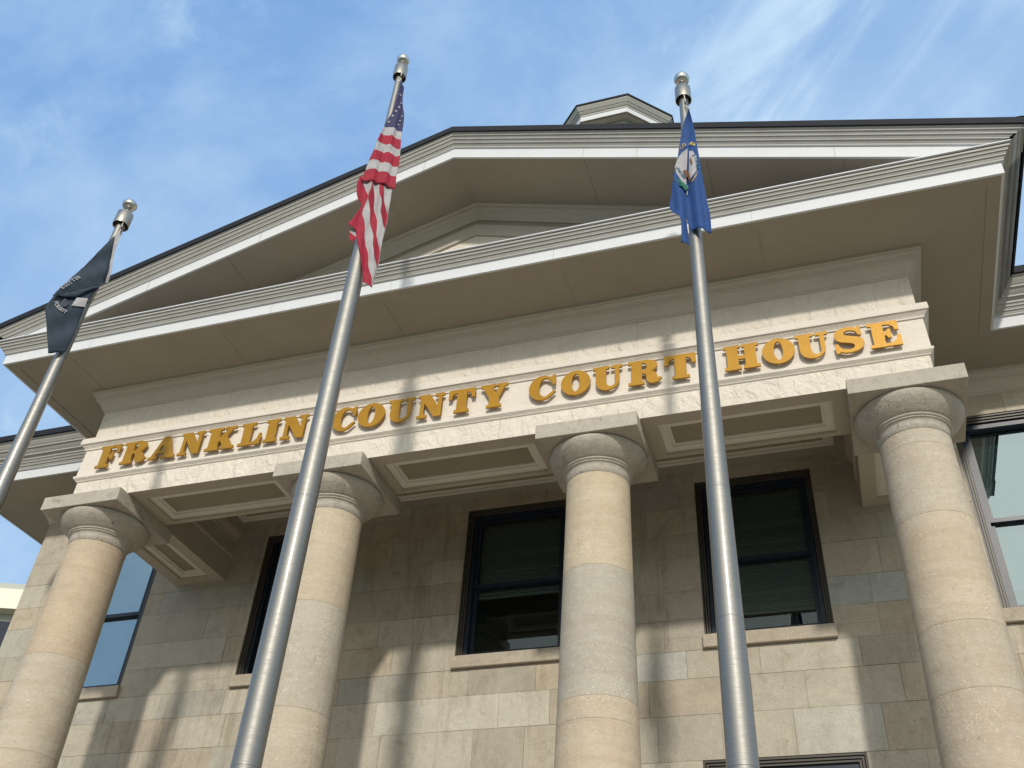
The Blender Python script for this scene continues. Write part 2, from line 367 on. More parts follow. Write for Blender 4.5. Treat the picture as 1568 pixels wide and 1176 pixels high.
for c0, c1 in zip(courses, courses[1:]):
    zm = (c0+c1)/2
    cuts = sorted([(h[0], h[1]) for h in block if h[2]-1e-3 < zm < h[3]+1e-3])
    # partial overlap inside the course: split the course at sill level
    levels = sorted({c0, c1, *[z for h in block for z in (h[2], h[3]) if c0+.02 < z < c1-.02]})
    joints = [-XM]
    while joints[-1] < XM: joints.append(joints[-1]+rb.uniform(.55, 1.35))
    joints[-1] = XM
    if joints[-1]-joints[-2] < .25: joints.pop(-2)
    for a, b in zip(joints, joints[1:]):
        tn = rb.choice(pal); k = rb.uniform(.95, 1.05); tn = tuple(x*k for x in tn)
        if 5.87 < zm < 6.3 and -1.6 < (a+b)/2 < 1.0: tn = (1.17, 1.2, 1.24)
        if 7.0 < zm < 7.5 and (a+b)/2 > 3.7: tn = (.93, 1.04, 1.16)
        if 6.3 < zm < 6.68 and .9 < (a+b)/2 < 2.6: tn = (1.0, 1.08, 1.18)
        if 5.3 < zm < 5.9 and 3.3 < (a+b)/2 < 4.7: tn = (1.05, 1.1, 1.16)
        for l0, l1 in zip(levels, levels[1:]):
            zz = (l0+l1)/2
            segs = [(a, b)]
            for h in block:
                if h[2]-1e-4 < zz < h[3]+1e-4:
                    ns = []
                    for (p, q) in segs:
                        if h[1] <= p or h[0] >= q: ns.append((p, q)); continue
                        if h[0] > p+.02: ns.append((p, h[0]))
                        if h[1] < q-.02: ns.append((h[1], q))
                    segs = ns
            for (p, q) in segs:
                hz = [any(abs(p-h[0]) < 1e-6 or abs(p-h[1]) < 1e-6 for h in block), any(abs(q-h[0]) < 1e-6 or abs(q-h[1]) < 1e-6 for h in block)]
                dy = rb.uniform(-.004, .003)
                blk.box(p+(0 if hz[0] else G), q-(0 if hz[1] else G), D+dy, D+.0125, l0+(G if l0 == c0 else 0), l1-(G if l1 == c1 else 0), 0, tn)
# returns of the ashlar on both side walls
for sx in (-1, 1):
    for c0, c1 in zip(courses, courses[1:]):
        y = D+.0125
        while y < YB:
            y2 = min(YB, y+rb.uniform(.6, 1.4)); tn = rb.choice(pal)
            xs = sorted((sx*XM, sx*(XM+.006))); blk.box(xs[0], xs[1], y+G, y2-G, c0+G, c1-G, 0, tn); y = y2
fac = blk.build('ashlar_facing', M['wall'], wall, tint=True)

# windows
def ring(mb, x0, x1, z0, z1, w_, y0, y1, mi=0, wb_=None):
    wb_ = w_ if wb_ is None else wb_
    mb.box(x0, x0+w_, y0, y1, z0, z1, mi); mb.box(x1-w_, x1, y0, y1, z0, z1, mi)
    mb.box(x0+w_, x1-w_, y0, y1, z1-w_, z1, mi); mb.box(x0+w_, x1-w_, y0, y1, z0, z0+wb_, mi)
for wi, (x0, x1, z0, z1, kind) in enumerate(wins):
    f = MB()
    # stepped jamb lining: three fine fins, then frame, then sashes
    jw = .028 if kind == 'porch' else .034
    for k in range(3): ring(f, x0+k*jw, x1-k*jw, z0, z1-k*jw*.9, jw-.009, D+.012+k*.020, D+.24, 1, .012)
    xi0, xi1, zi0, zi1 = x0+3*jw, x1-3*jw, z0+.012, z1-3*jw*.9
    if kind == 'wing': f.box(x0+.02, x1-.02, D+.03, D+.10, z1-.20, z1-.14, 0)
    ring(f, xi0, xi1, zi0, zi1, .05, D+.085, D+.24, 0, .04)
    fr = f.build('window', [M['frame'], M['jamb']], CH)
    a0, a1, b0, b1 = xi0+.05, xi1-.05, zi0+.04, zi1-.05
    zr = {'porch': 7.92, 'wing': 8.085, 'low': (z0+z1)/2}[kind]
    s_ = MB(); ring(s_, a0, a1, zr-.03, b1, .055, D+.12, D+.165); so_ = s_.build('upper_sash', M['frame'], fr)
    s_ = MB(); ring(s_, a0, a1, b0, zr+.02, .055, D+.17, D+.215, 0, .07); s_.build('lower_sash', M['frame'], fr)
    gm = M['glassref'] if kind == 'wing' else M['glass']
    s_ = MB(); s_.face([(a0+.05, D+.14, zr), (a1-.05, D+.14, zr), (a1-.05, D+.14, b1-.05), (a0+.05, D+.14, b1-.05)])
    s_.face([(a0+.05, D+.192, b0+.05), (a1-.05, D+.192, b0+.05), (a1-.05, D+.192, zr), (a0+.05, D+.192, zr)]); s_.build('pane', gm, fr)
    # blind
    bl = MB(); zb = {0: 7.5, 1: 7.83, 2: 7.24, 3: 7.0, 4: 7.25}.get(wi, zr)
    z = b1-.04
    while z > zb:
        zq = z; bl.box(a0+.03, a1-.03, D+.26, D+.285, zq-.018, zq); z -= .026
    bl.box(a0+.03, a1-.03, D+.255, D+.29, zb-.05, zb-.01)
    if kind == 'porch': bl.box(a0+.03, a1-.03, D+.252, D+.293, 8.17, 8.21)
    bl.build('blind', M['blind'], fr)
    # room seen behind
    ro = MB(); r0, r1 = x0-.5, x1+.5; y1_ = D+3.4; zc = 9.35 if kind != 'low' else z1+.3; zf = z0-.9
    ro.face([(r0, y1_, zf), (r1, y1_, zf), (r1, y1_, zc), (r0, y1_, zc)]); ro.face([(r0, yb+.5, zc), (r1, yb+.5, zc), (r1, y1_, zc), (r0, y1_, zc)])
    ro.face([(r0, yb+.5, zf), (r0, y1_, zf), (r0, y1_, zc), (r0, yb+.5, zc)]); ro.face([(r1, yb+.5, zf), (r1, y1_, zf), (r1, y1_, zc), (r1, yb+.5, zc)])
    ro.face([(r0, yb+.5, zf), (r1, yb+.5, zf), (r1, y1_, zf), (r0, y1_, zf)])
    for k in range(4): ro.box(r0, r1, D+.9+k*.62, D+.94+k*.62, zc-.03, zc-.002, 0)
    for k in range(3): ro.box(r0+.35+k*.75, r0+.39+k*.75, D+.6, y1_, zc-.032, zc-.001, 0)
    ro.build('room_interior', M['room'], fr)
    if wi in (1, 2):
        s_ = MB(); s_.box((x0+x1)/2-.1, x1-.15, D+1.02, D+1.12, zc-.06, zc-.035); s_.build('ceiling_lamp', M['tube'], fr)
    sb = MB(); e = .02; sb.box(x0-e, x1+e, D-.062, D+.10, z0-.17, z0-.002); so2 = sb.build('sill', M['sill'], fr); bevel(so2, .006, 1)
    if kind == 'porch' and wi == 2:
        s_ = MB(); s_.box(x0+1.03, x0+1.05, D+.235, D+.25, z0+.1, z0+.34); s_.build('sash_lift', M['jamb'], fr)

# columns
def rad(z):
    t_ = (z-0)/7.8
    return .372+.17*(1-t_)**1.25*(1-.10*t_) if z < 7.8 else .372
jts = [(3.4, 5.089, 6.245), (3.6, 5.332, 6.579), (3.2, 4.976, 5.204, 6.638), (3.3, 5.019, 5.653, 6.81, 7.648)]
dt = [[(.98, .97, .96), (1.0, .97, .93), (1.02, 1.01, .99), (1.03, .95, .86)],
      [(.98, .98, .98), (1.0, .98, .95), (.95, .97, .99), (1.06, 1.02, .95)],
      [(1, .97, .92), (1.02, .97, .90), (1.0, .96, .91), (.92, .95, .98), (1.08, 1.04, .95)],
      [(.95, .92, .90), (1.0, .96, .92), (.98, .96, .92), (1.03, .98, .92), (1.0, .99, .98), (.98, .98, .98)]]
for i, cx in enumerate(COLX):
    zs = [.62, *jts[i], 7.822]
    c = MB()
    for j, (a, b) in enumerate(zip(zs, zs[1:])):
        n = max(2, int((b-a)/.2)); c.lathe([(a+.0015+(b-a-.003)*k/n, rad(a+(b-a)*k/n)) for k in range(n+1)], cx, YC, 72, 0, dt[i][j])
        c.lathe([(b-.01, rad(b)-.003), (b+.01, rad(b)-.003)], cx, YC, 72, 0, (.7, .67, .63))
    c.lathe([(.35, .66), (.40, .68), (.50, .68), (.54, .64), (.56, .585), (.60, .565), (.62, .56)], cx, YC, 72)
    c.box(cx-.7, cx+.7, YC-.7, YC+.7, .0, .35)
    co = c.build('column', M['column'], CH, tint=True)
    k = MB(); e = [(7.824, .368), (7.828, .376), (7.90, .377), (7.935, .383), (7.948, .394), (7.951, .404), (7.958, .410), (7.967, .404), (7.970, .400), (7.973, .412), (7.982, .424), (7.992, .424), (7.999, .416), (8.003, .430), (8.02, .452), (8.05, .490), (8.09, .532), (8.135, .566), (8.17, .582), (8.195, .586), (8.212, .578), (8.2145, .565)]
    k.lathe(e, cx, YC, 96); k.build('echinus', M['capital'], co)
    a = MB(); a.box(cx-.61, cx+.61, YC-.61, YC+.05, 8.215, Z0-.002); a.box(cx-.61, cx+.61, YC+.054, YC+.61, 8.215, Z0-.002)
    ao = a.build('abacus', M['capital'], co); bevel(ao, .007, 2)

# entablature: rough architrave and frieze, smooth lettered band between two fillets
U = [(-W_, D), (-W_, 0), (W_, 0), (W_, D)]
e = MB(); e.sweep([(0, Z0, 0), (0, 8.702, 1), (.014, 8.708, 1), (.022, 8.722, 1), (.054, 8.752, 1), (.056, 8.784, 1), (.042, 8.790, 1), (.034, 8.80, 1), (.028, 9.222, 1), (.046, 9.224, 1), (.048, 9.240, 1), (.058, 9.255, 1), (.092, 9.292, 1), (.106, 9.296, 1), (.108, 9.312, 1), (.104, 9.385, 1), (.096, 9.398, 1), (0, 9.402, 0), (0, 9.925, 0), (-.02, 9.925)], U)
ent = e.build('entablature', [M['chisel'], M['band']], CH); weld(ent)
# a few hairline joints between the marble slabs
for x in (-3.4, -.55, .6, 3.05): j = MB(); j.box(x, x+.0025, -.001, .01, Z0+.002, 8.70); j.build('slab_joint', M['mortar'], ent)
for x in (-4.6, -1.9, .55, 2.35): j = MB(); j.box(x, x+.0025, -.001, .01, 9.41, 9.92); j.build('slab_joint', M['mortar'], ent)
bm_prof = [(.0, 9.905), (.018, 9.908), (.020, 9.94), (.032, 9.945), (.045, 9.965), (.062, 10.00), (.085, 10.035), (.105, 10.055), (.108, 10.07), (.130, 10.074), (.136, 10.10), (.150, 10.125), (.172, 10.145), (.178, 10.15), (.182, 10.17), (.196, 10.176), (.196, ZS+.012)]
b = MB(); b.sweep(bm_prof, U); weld(b.build('bed_moulding', M['mould'], CH))
b = MB(); shift = .05
b.sweep([(o, z) for o, z in bm_prof], [(-XM, YB), (-XM, D), (-W_-.02, D)]); weld(b.build('wall_bed_moulding', M['mould'], CH))
b = MB(); b.sweep(bm_prof, [(W_+.02, D), (XM, D), (XM, YB)]); weld(b.build('wall_bed_moulding', M['mould'], CH))

# beams: inner faces, underside with coffers
BI, BY = W_-.88, .88
cof = [(cx-1.0, cx+1.0, .185, .815) for cx in (-3.505, 0, 3.505)] + [(-W_+.19, -BI-.19, 1.22, 2.40), (BI+.19, W_-.19, 1.22, 2.40)]
b = MB()
b.sheet('z', Z0, -W_, W_, 0, BY, cof[:3], 0, True)
b.sheet('z', Z0, -W_, -BI, BY, D, cof[3:4], 0, True); b.sheet('z', Z0, BI, W_, BY, D, cof[4:], 0, True)
inner = [(-BI, D), (-BI, BY), (BI, BY), (BI, D)][::-1]
b.sweep([(0, Z0), (0, 8.80), (.012, 8.803), (.03, 8.812), (.032, 8.86), (.012, 8.868), (.004, 8.87), (.004, 9.08), (.02, 9.085), (.03, 9.12), (.06, 9.16), (.08, 9.20), (.085, 9.23), (.085, 9.30)], inner)
bo = b.build('portico_beam', M['beam'], CH); weld(bo)
for (a0, a1, c0, c1) in cof:
    k = MB(); zf = Z0+.035
    k.sheet('z', zf, a0, a1, c0, c1, [(a0+.10, a1-.10, c0+.10, c1-.10)], 1, True)
    def well(x0, x1, y0, y1, z0_, z1_, mi):
        for q in ([(x0, y0), (x1, y0)], [(x1, y0), (x1, y1)], [(x1, y1), (x0, y1)], [(x0, y1), (x0, y0)]):
            (p, r), (s2, t2) = q; k.face([(p, r, z0_), (s2, t2, z0_), (s2, t2, z1_), (p, r, z1_)], mi)
    well(a0, a1, c0, c1, Z0, zf, 0)
    i0, i1, j0, j1 = a0+.10, a1-.10, c0+.10, c1-.10
    well(i0, i1, j0, j1, zf, zf+.02, 1)
    k.sheet('z', zf+.02, i0, i1, j0, j1, [(i0+.035, i1-.035, j0+.035, j1-.035)], 1, True)
    well(i0+.035, i1-.035, j0+.035, j1-.035, zf+.02, zf+.045, 1)
    k.sheet('z', zf+.045, i0+.035, i1-.035, j0+.035, j1-.035, (), 2, True)
    k.build('coffer', [M['beam'], M['cofferframe'], M['coffer']], CH)
# porch ceiling with raised trim
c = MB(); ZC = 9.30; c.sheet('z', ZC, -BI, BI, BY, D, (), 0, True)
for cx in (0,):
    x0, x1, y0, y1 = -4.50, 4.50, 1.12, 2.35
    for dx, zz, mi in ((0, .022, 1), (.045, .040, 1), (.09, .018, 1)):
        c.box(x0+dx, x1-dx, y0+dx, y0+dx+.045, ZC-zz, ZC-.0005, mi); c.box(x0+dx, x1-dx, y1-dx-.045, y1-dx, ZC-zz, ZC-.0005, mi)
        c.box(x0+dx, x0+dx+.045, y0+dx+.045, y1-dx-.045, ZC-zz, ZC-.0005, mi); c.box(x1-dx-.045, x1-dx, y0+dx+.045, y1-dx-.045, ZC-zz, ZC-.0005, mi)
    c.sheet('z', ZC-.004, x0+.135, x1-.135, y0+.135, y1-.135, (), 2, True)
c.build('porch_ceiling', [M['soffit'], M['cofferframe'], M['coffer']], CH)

# eaves: soffit, white fascia, grey cyma, black edge
YE = D-1.0; XE = XM+1.13
zs = ZS+.012
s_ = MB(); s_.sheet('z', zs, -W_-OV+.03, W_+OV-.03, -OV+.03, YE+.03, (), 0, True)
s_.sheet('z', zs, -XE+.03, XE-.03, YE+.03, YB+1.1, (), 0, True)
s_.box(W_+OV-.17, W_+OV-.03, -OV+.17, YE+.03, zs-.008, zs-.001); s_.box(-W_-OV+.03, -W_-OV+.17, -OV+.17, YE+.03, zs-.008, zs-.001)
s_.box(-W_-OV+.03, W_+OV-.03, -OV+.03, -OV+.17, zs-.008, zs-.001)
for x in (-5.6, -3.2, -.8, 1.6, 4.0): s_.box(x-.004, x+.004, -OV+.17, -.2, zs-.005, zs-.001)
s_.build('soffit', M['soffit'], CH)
fas = [(-.03, zs+.02), (-.03, ZS), (0, ZS), (.002, 10.372), (.012, 10.376)]
cym = [(.012, 10.376, 0), (.030, 10.374), (.031, 10.391), (.036, 10.396), (.050, 10.426), (.063, 10.425), (.064, 10.439), (.070, 10.446), (.080, 10.466), (.092, 10.465), (.093, 10.479), (.098, 10.486), (.104, 10.502), (.118, 10.501), (.120, 10.522)]
up = [(.120, 10.522), (.124, 10.53), (.155, 10.555), (.172, 10.554), (.173, 10.575), (.20, 10.60), (.235, 10.645), (.252, 10.644), (.253, 10.665), (.27, 10.68), (.30, 10.72), (.32, 10.755), (.336, 10.755), (.337, 10.775)]
blk_ = [(.337, 10.775, 2), (.37, 10.776, 2), (.375, 10.88, 2), (.32, 10.895, 2), (-.25, 10.895, 2)]
prof = [(o, z, 0) for o, z in fas] + [(o, z, 1) for o, z in [q[:2] for q in cym[1:]] + up[1:]]
side_full = prof + blk_
pe = [(-XE, YB+1.1), (-XE, YE), (-W_-OV, YE)]
mats3 = [M['white'], M['trim'], M['gutter']]
# side eaves of the portico run into the front eave of the main block
f = MB()
side_low, side_up = prof, [(o, z, 1) for o, z in up]+blk_[:-1]+[(.16, 10.895, 2)]
for pr_, y0_ in ((side_low, -OV+.25), (side_up, -OV-.155)):
    f.sweep(pr_, [(-XE, YB+1.1), (-XE, YE), (-W_-OV, YE), (-W_-OV, y0_)])
    f.sweep(pr_, [(W_+OV, y0_), (W_+OV, YE), (XE, YE), (XE, YB+1.1)])
f.sweep(side_full, [(XE, YB+1.1), (-XE, YB+1.1)])
eo = f.build('eave_cornice', mats3, CH); weld(eo)
# horizontal cornice of the pediment with a thin metal drip on top
f = MB(); hp = prof[:5]+[(o, z, 1) for o, z in [q[:2] for q in cym[1:]]]+[(.112, 10.535, 2), (.112, 10.548, 0), (.138, 10.550, 0), (.138, 10.565, 0), (-.25, 10.60)]
f.sweep(hp, [(-W_-OV, -OV+.25), (-W_-OV, -OV), (W_+OV, -OV), (W_+OV, -OV+.25)])
for x in (-5.2, -2.35, -.62, 1.55, 3.95): f.box(x, x+.005, -OV-.0022, -OV+.01, ZS+.003, 10.37, 1)
for x in (-3.6, -1.2, 1.1, 2.75, 4.7): f.box(x, x+.006, -OV-.123, -OV-.10, 10.50, 10.53, 1)
ho = f.build('horizontal_cornice', mats3, CH); weld(ho)

# raking cornice
ZA = 12.663
def rake(prof_, xe, mb, ymode=-OV, mi=0):
    for jj in range(len(prof_)-1):
        o0, h0 = prof_[jj][:2]; o1, h1 = prof_[jj+1][:2]; mm = prof_[jj][2] if len(prof_[jj]) > 2 else mi
        x0, x1 = xe(o0), xe(o1)
        for s_ in (-1, 1):
            mb.face([(s_*x0, ymode-o0, ZA-SL*x0+h0), (0, ymode-o0, ZA+h0), (0, ymode-o1, ZA+h1), (s_*x1, ymode-o1, ZA-SL*x1+h1)], mm)
rk = [(-.03, .03, 0), (-.03, 0, 0), (0, 0, 0), (.002, .19, 0), (.026, .192, 1), (.027, .212, 1), (.034, .22, 1), (.050, .246, 1), (.064, .246, 1), (.065, .262, 1), (.072, .27, 1), (.084, .292, 1), (.097, .292, 1), (.098, .308, 1), (.104, .316, 1), (.114, .336, 1), (.128, .336, 1), (.129, .352, 1), (.14, .37, 1), (.15, .378, 2), (.175, .38, 2), (.18, .475, 2), (.13, .49, 2), (-.3, .49, 2)]
XR = W_+OV+.37
f = MB(); rake(rk, lambda o: W_+OV+(min(.37, max(0, o)*2.45) if o > -.2 else .37), f)
for sx in (-1, 1):      # closed ends of the rake
    f.face([(sx*XR, -OV-.18, ZA-SL*XR+.375), (sx*XR, -OV+.3, ZA-SL*XR+.375), (sx*XR, -OV+.3, ZA-SL*XR+.49), (sx*XR, -OV-.13, ZA-SL*XR+.49), (sx*XR, -OV-.18, ZA-SL*XR+.475)], 2)
for x in (-4.6, -2.9, -.45, 1.9, 2.62, 5.0):
    zj = ZA-SL*abs(x); f.face([(x, -OV-.0035, zj+.004), (x+.006, -OV-.0035, zj+.004), (x+.02, -OV-.0045, zj+.187), (x+.014, -OV-.0045, zj+.187)], 1)
ro_ = f.build('raking_cornice', mats3, CH); weld(ro_)
# raking soffit, its seams, and the mouldings framing the tympanum
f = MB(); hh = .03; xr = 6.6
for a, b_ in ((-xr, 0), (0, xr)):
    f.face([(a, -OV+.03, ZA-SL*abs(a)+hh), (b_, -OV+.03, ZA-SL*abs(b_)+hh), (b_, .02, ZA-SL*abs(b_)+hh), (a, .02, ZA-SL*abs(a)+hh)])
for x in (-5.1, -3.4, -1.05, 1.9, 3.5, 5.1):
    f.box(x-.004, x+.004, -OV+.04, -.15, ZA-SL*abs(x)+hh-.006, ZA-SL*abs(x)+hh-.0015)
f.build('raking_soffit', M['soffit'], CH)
f = MB()
tm = [(0, -.52, 1), (.035, -.515, 1), (.04, -.30, 1), (.012, -.295, 0), (.012, -.20, 0), (.03, -.195, 1), (.06, -.15, 1), (.10, -.10, 1), (.105, -.08, 1), (.15, -.05, 1), (.155, -.01, 1), (.19, 0, 1), (.19, .035, 1)]
rake(tm, lambda o: 5.6, f, 0.0)
f.build('tympanum_moulding', [M['soffit'], M['mould']], CH)
f = MB(); f.face([(-6.7, 0, 10.3), (6.7, 0, 10.3), (6.7, 0, ZA-SL*6.7), (0, 0, ZA), (-6.7, 0, ZA-SL*6.7)]); f.build('tympanum', M['band'], CH)
f = MB(); f.face([(-6.6, -OV+.2, 10.60), (6.6, -OV+.2, 10.60), (6.6, -.02, 10.52), (-6.6, -.02, 10.52)]); f.build('pediment_shelf', M['gutter'], CH)

# roofs
f = MB(); XT = XR-.05; zt = ZA+.485
f.face([(-XT, -OV-.13, zt-SL*XT), (0, -OV-.13, zt), (0, 9.0, zt), (-XT, 9.0, zt-SL*XT)]); f.face([(0, -OV-.13, zt), (XT, -OV-.13, zt-SL*XT), (XT, 9.0, zt-SL*XT), (0, 9.0, zt)])
xr2, yr0, yr1 = XE+.2, YE-.2, YB+1.3; ym = (yr0+yr1)/2; hz = 10.875; zz = hz+SL*(ym-yr0); xh = xr2-(ym-yr0)
f.face([(-xr2, yr0, hz), (xr2, yr0, hz), (xh, ym, zz), (-xh, ym, zz)]); f.face([(xr2, yr1, hz), (-xr2, yr1, hz), (-xh, ym, zz), (xh, ym, zz)])
f.face([(xr2, yr0, hz), (xr2, yr1, hz), (xh, ym, zz)]); f.face([(-xr2, yr1, hz), (-xr2, yr0, hz), (-xh, ym, zz)])
f.build('roof', M['roof'], CH)

# cupola on the ridge: square base, octagonal drum, deep eaves
CY = 9.42
def octa(a): return [(a/math.cos(math.pi/8)*math.cos(math.radians(22.5+45*k)), CY+a/math.cos(math.pi/8)*math.sin(math.radians(22.5+45*k))) for k in range(8)]
def octsweep(mb, prof_, base):
    mb.sweep([(p[0]-base, p[1], *p[2:]) for p in prof_], octa(base), True)
f = MB(); f.box(-2.0, 2.0, CY-2.0, CY+2.0, 12.3, 16.6); f.box(-2.15, 2.15, CY-2.15, CY+2.15, 16.6, 16.85); cu0 = f.build('cupola', M['white'], CH)
f = MB(); octsweep(f, [(1.6, 16.85), (1.6, 17.3), (1.45, 17.3), (1.45, 20.0), (1.55, 20.0), (1.55, 20.2), (1.16, 20.2), (1.16, 24.35), (1.22, 24.36), (1.22, 24.55), (1.17, 24.56), (1.17, 24.78), (1.21, 24.80), (1.25, 24.84), (1.25, 24.93), (1.30, 24.95), (1.36, 25.05), (1.38, 25.10), (1.42, 25.12), (1.42, 25.19)], 1.2)
weld(f.build('drum', M['trim'], cu0))
f = MB()
for k in range(8):
    a = math.radians(45*k); n_ = (math.cos(a), math.sin(a)); t_ = (-n_[1], n_[0])
    def P(s, o, z): return (n_[0]*(1.16+o)+t_[0]*s, CY+n_[1]*(1.16+o)+t_[1]*s, z)
    arch = [(-.34, 21.0)] + [(.34*-math.cos(math.pi*i/10), 23.85+.34*math.sin(math.pi*i/10)) for i in range(11)] + [(.34, 21.0)]
    for (s0, q0), (s1, q1) in zip(arch, arch[1:]):
        c0, c1 = (0, 23.85), (0, 23.85)
        def outw(s, q, g_):
            if q <= 23.85: return (s+math.copysign(g_, s), q)
            l = math.hypot(s, q-23.85); return (s*(1+g_/l), 23.85+(q-23.85)*(1+g_/l))
        A, B = outw(s0, q0, .09), outw(s1, q1, .09)
        f.face([P(s0, .03, q0), P(s1, .03, q1), P(B[0], .03, B[1]), P(A[0], .03, A[1])]); f.face([P(A[0], .03, A[1]), P(B[0], .03, B[1]), P(B[0], 0, B[1]), P(A[0], 0, A[1])])
f.build('arched_surround', M['white'], cu0)
f = MB(); octsweep(f, [(1.35, 25.30, 2), (1.62, 25.30, 1), (1.62, 25.255, 0), (1.655, 25.25, 0), (1.66, 25.43, 1), (1.675, 25.44, 1), (1.68, 25.50, 1), (1.70, 25.51, 1), (1.74, 25.56, 1), (1.745, 25.585, 1), (1.765, 25.59, 1), (1.80, 25.65, 1), (1.83, 25.70, 1), (1.84, 25.735, 3), (1.865, 25.74, 3), (1.87, 25.80, 3), (1.8, 25.83, 3)], 1.6)
f.face([(x, y, 25.195) for x, y in octa(1.62)][::-1], 2)
weld(f.build('cupola_cornice', [M['white'], M['trim'], M['mould'], M['gutter']], cu0))
f = MB(); f.lathe([(25.78, 1.8), (26.1, 1.5), (26.5, 1.0), (26.75, .5), (26.82, .1)], 0, CY, 8, smooth=False); f.build('dome', M['roof'], cu0)

# ------------------------------------------------------------------ gold letters
def arc(cx, cy, rx, ry, a0, a1, n=18): return [(cx+rx*math.cos(math.radians(a0+(a1-a0)*i/n)), cy+ry*math.sin(math.radians(a0+(a1-a0)*i/n))) for i in range(n+1)]
GL = {
'F': [[(0,0),(.62,0),(.62,.09),(.47,.1),(.47,.45),(.58,.45),(.62,.34),(.70,.34),(.70,.68),(.62,.68),(.58,.56),(.47,.56),(.47,.9),(.72,.9),(.88,.78),(.9,.62),(1,.62),(1,1),(0,1),(0,.91),(.12,.9),(.12,.1),(0,.09)]],
'E': [[(0,0),(1,0),(1,.4),(.91,.4),(.87,.22),(.72,.1),(.47,.1),(.47,.45),(.58,.45),(.62,.34),(.7,.34),(.7,.68),(.62,.68),(.58,.56),(.47,.56),(.47,.9),(.68,.9),(.84,.78),(.87,.64),(.97,.64),(.97,1),(0,1),(0,.91),(.12,.9),(.12,.1),(0,.09)]],
'L': [[(0,0),(1,0),(1,.46),(.91,.46),(.86,.24),(.7,.1),(.5,.1),(.5,.9),(.64,.91),(.64,1),(0,1),(0,.91),(.14,.9),(.14,.1),(0,.09)]],
'I': [[(0,0),(1,0),(1,.09),(.82,.1),(.82,.9),(1,.91),(1,1),(0,1),(0,.91),(.18,.9),(.18,.1),(0,.09)]],
'H': [[(0,0),(.46,0),(.46,.09),(.39,.1),(.39,.42),(.61,.42),(.61,.1),(.54,.09),(.54,0),(1,0),(1,.09),(.91,.1),(.91,.9),(1,.91),(1,1),(.54,1),(.54,.91),(.61,.9),(.61,.54),(.39,.54),(.39,.9),(.46,.91),(.46,1),(0,1),(0,.91),(.09,.9),(.09,.1),(0,.09)]],
'T': [[(.24,0),(.78,0),(.78,.09),(.68,.1),(.68,.88),(.8,.86),(.88,.76),(.9,.62),(1,.62),(1,1),(0,1),(0,.62),(.1,.62),(.12,.76),(.2,.86),(.33,.88),(.33,.1),(.24,.09)]],
'Y': [[(.25,0),(.78,0),(.78,.09),(.68,.1),(.68,.42),(.9,.9),(1,.91),(1,1),(.6,1),(.6,.91),(.72,.9),(.575,.58),(.43,.9),(.54,.91),(.54,1),(0,1),(0,.91),(.08,.9),(.34,.42),(.34,.1),(.25,.09)]],
'N': [[(0,0),(.36,0),(.36,.09),(.23,.1),(.23,.70),(.66,0),(.92,0),(.92,.9),(1,.91),(1,1),(.66,1),(.66,.91),(.79,.9),(.79,.42),(.44,1),(0,1),(0,.91),(.1,.9),(.1,.1),(0,.09)]],
'K': [[(0,0),(.48,0),(.48,.09),(.42,.1),(.42,.33),(.49,.43),(.63,.1),(.55,.09),(.55,0),(1,0),(1,.09),(.94,.1),(.68,.60),(.86,.9),(.96,.91),(.96,1),(.58,1),(.58,.91),(.7,.9),(.42,.49),(.42,.9),(.5,.91),(.5,1),(0,1),(0,.91),(.1,.9),(.1,.1),(0,.09)]],
'A': [[(0,0),(.33,0),(.33,.09),(.24,.1),(.29,.24),(.58,.24),(.61,.1),(.5,.09),(.5,0),(1,0),(1,.09),(.94,.1),(.64,1.0),(.42,1.0),(.1,.1),(0,.09)], [(.33,.34),(.55,.34),(.445,.70)]],
'R': [[(0,0),(.47,0),(.47,.09),(.4,.1),(.4,.45),(.47,.45),(.53,.41),(.56,.3),(.56,.15),(.62,.04),(.74,-.01),(.88,.02),(1,.15),(.96,.2),(.9,.16),(.87,.2),(.86,.33),(.78,.46),(.66,.51),(.8,.57),(.88,.7),(.87,.86),(.76,.96),(.6,1),(0,1),(0,.91),(.1,.9),(.1,.1),(0,.09)], [(.4,.56),(.49,.57),(.56,.64),(.58,.74),(.55,.85),(.48,.9),(.4,.9)]],
'O': [arc(.5,.5,.5,.52,0,354,58), arc(.5,.5,.155,.40,0,350,34)],
'C': [[(.98,.60),(.98,1),(.9,1),(.86,.95)] + arc(.5,.5,.5,.52,52,322,34) + [(.99,.27),(.93,.31)] + arc(.60,.5,.25,.42,308,52,24) + [(.86,.76),(.9,.6)]],
'U': [[(0,1),(0,.91),(.1,.9),(.1,.34)] + arc(.49,.34,.385,.36,190,350,18) + [(.89,.34),(.89,.9),(1,.91),(1,1),(.64,1),(.64,.91),(.77,.9),(.77,.34)] + arc(.61,.30,.17,.20,350,190,12) + [(.43,.34),(.43,.9),(.54,.91),(.54,1)]],
'S': [[(0,.36),(.02,0),(.1,0),(.15,.06),(.3,0),(.5,-.02),(.75,.03),(.93,.14),(1,.32),(.96,.46),(.82,.56),(.5,.65),(.36,.71),(.33,.79),(.38,.87),(.52,.91),(.68,.88),(.8,.8),(.86,.66),(.94,.66),(.94,1),(.87,1),(.82,.95),(.66,1.01),(.45,1.02),(.22,.98),(.08,.88),(.02,.72),(.06,.57),(.2,.46),(.55,.37),(.66,.30),(.69,.21),(.63,.12),(.48,.08),(.3,.11),(.16,.2),(.09,.36)]],
}
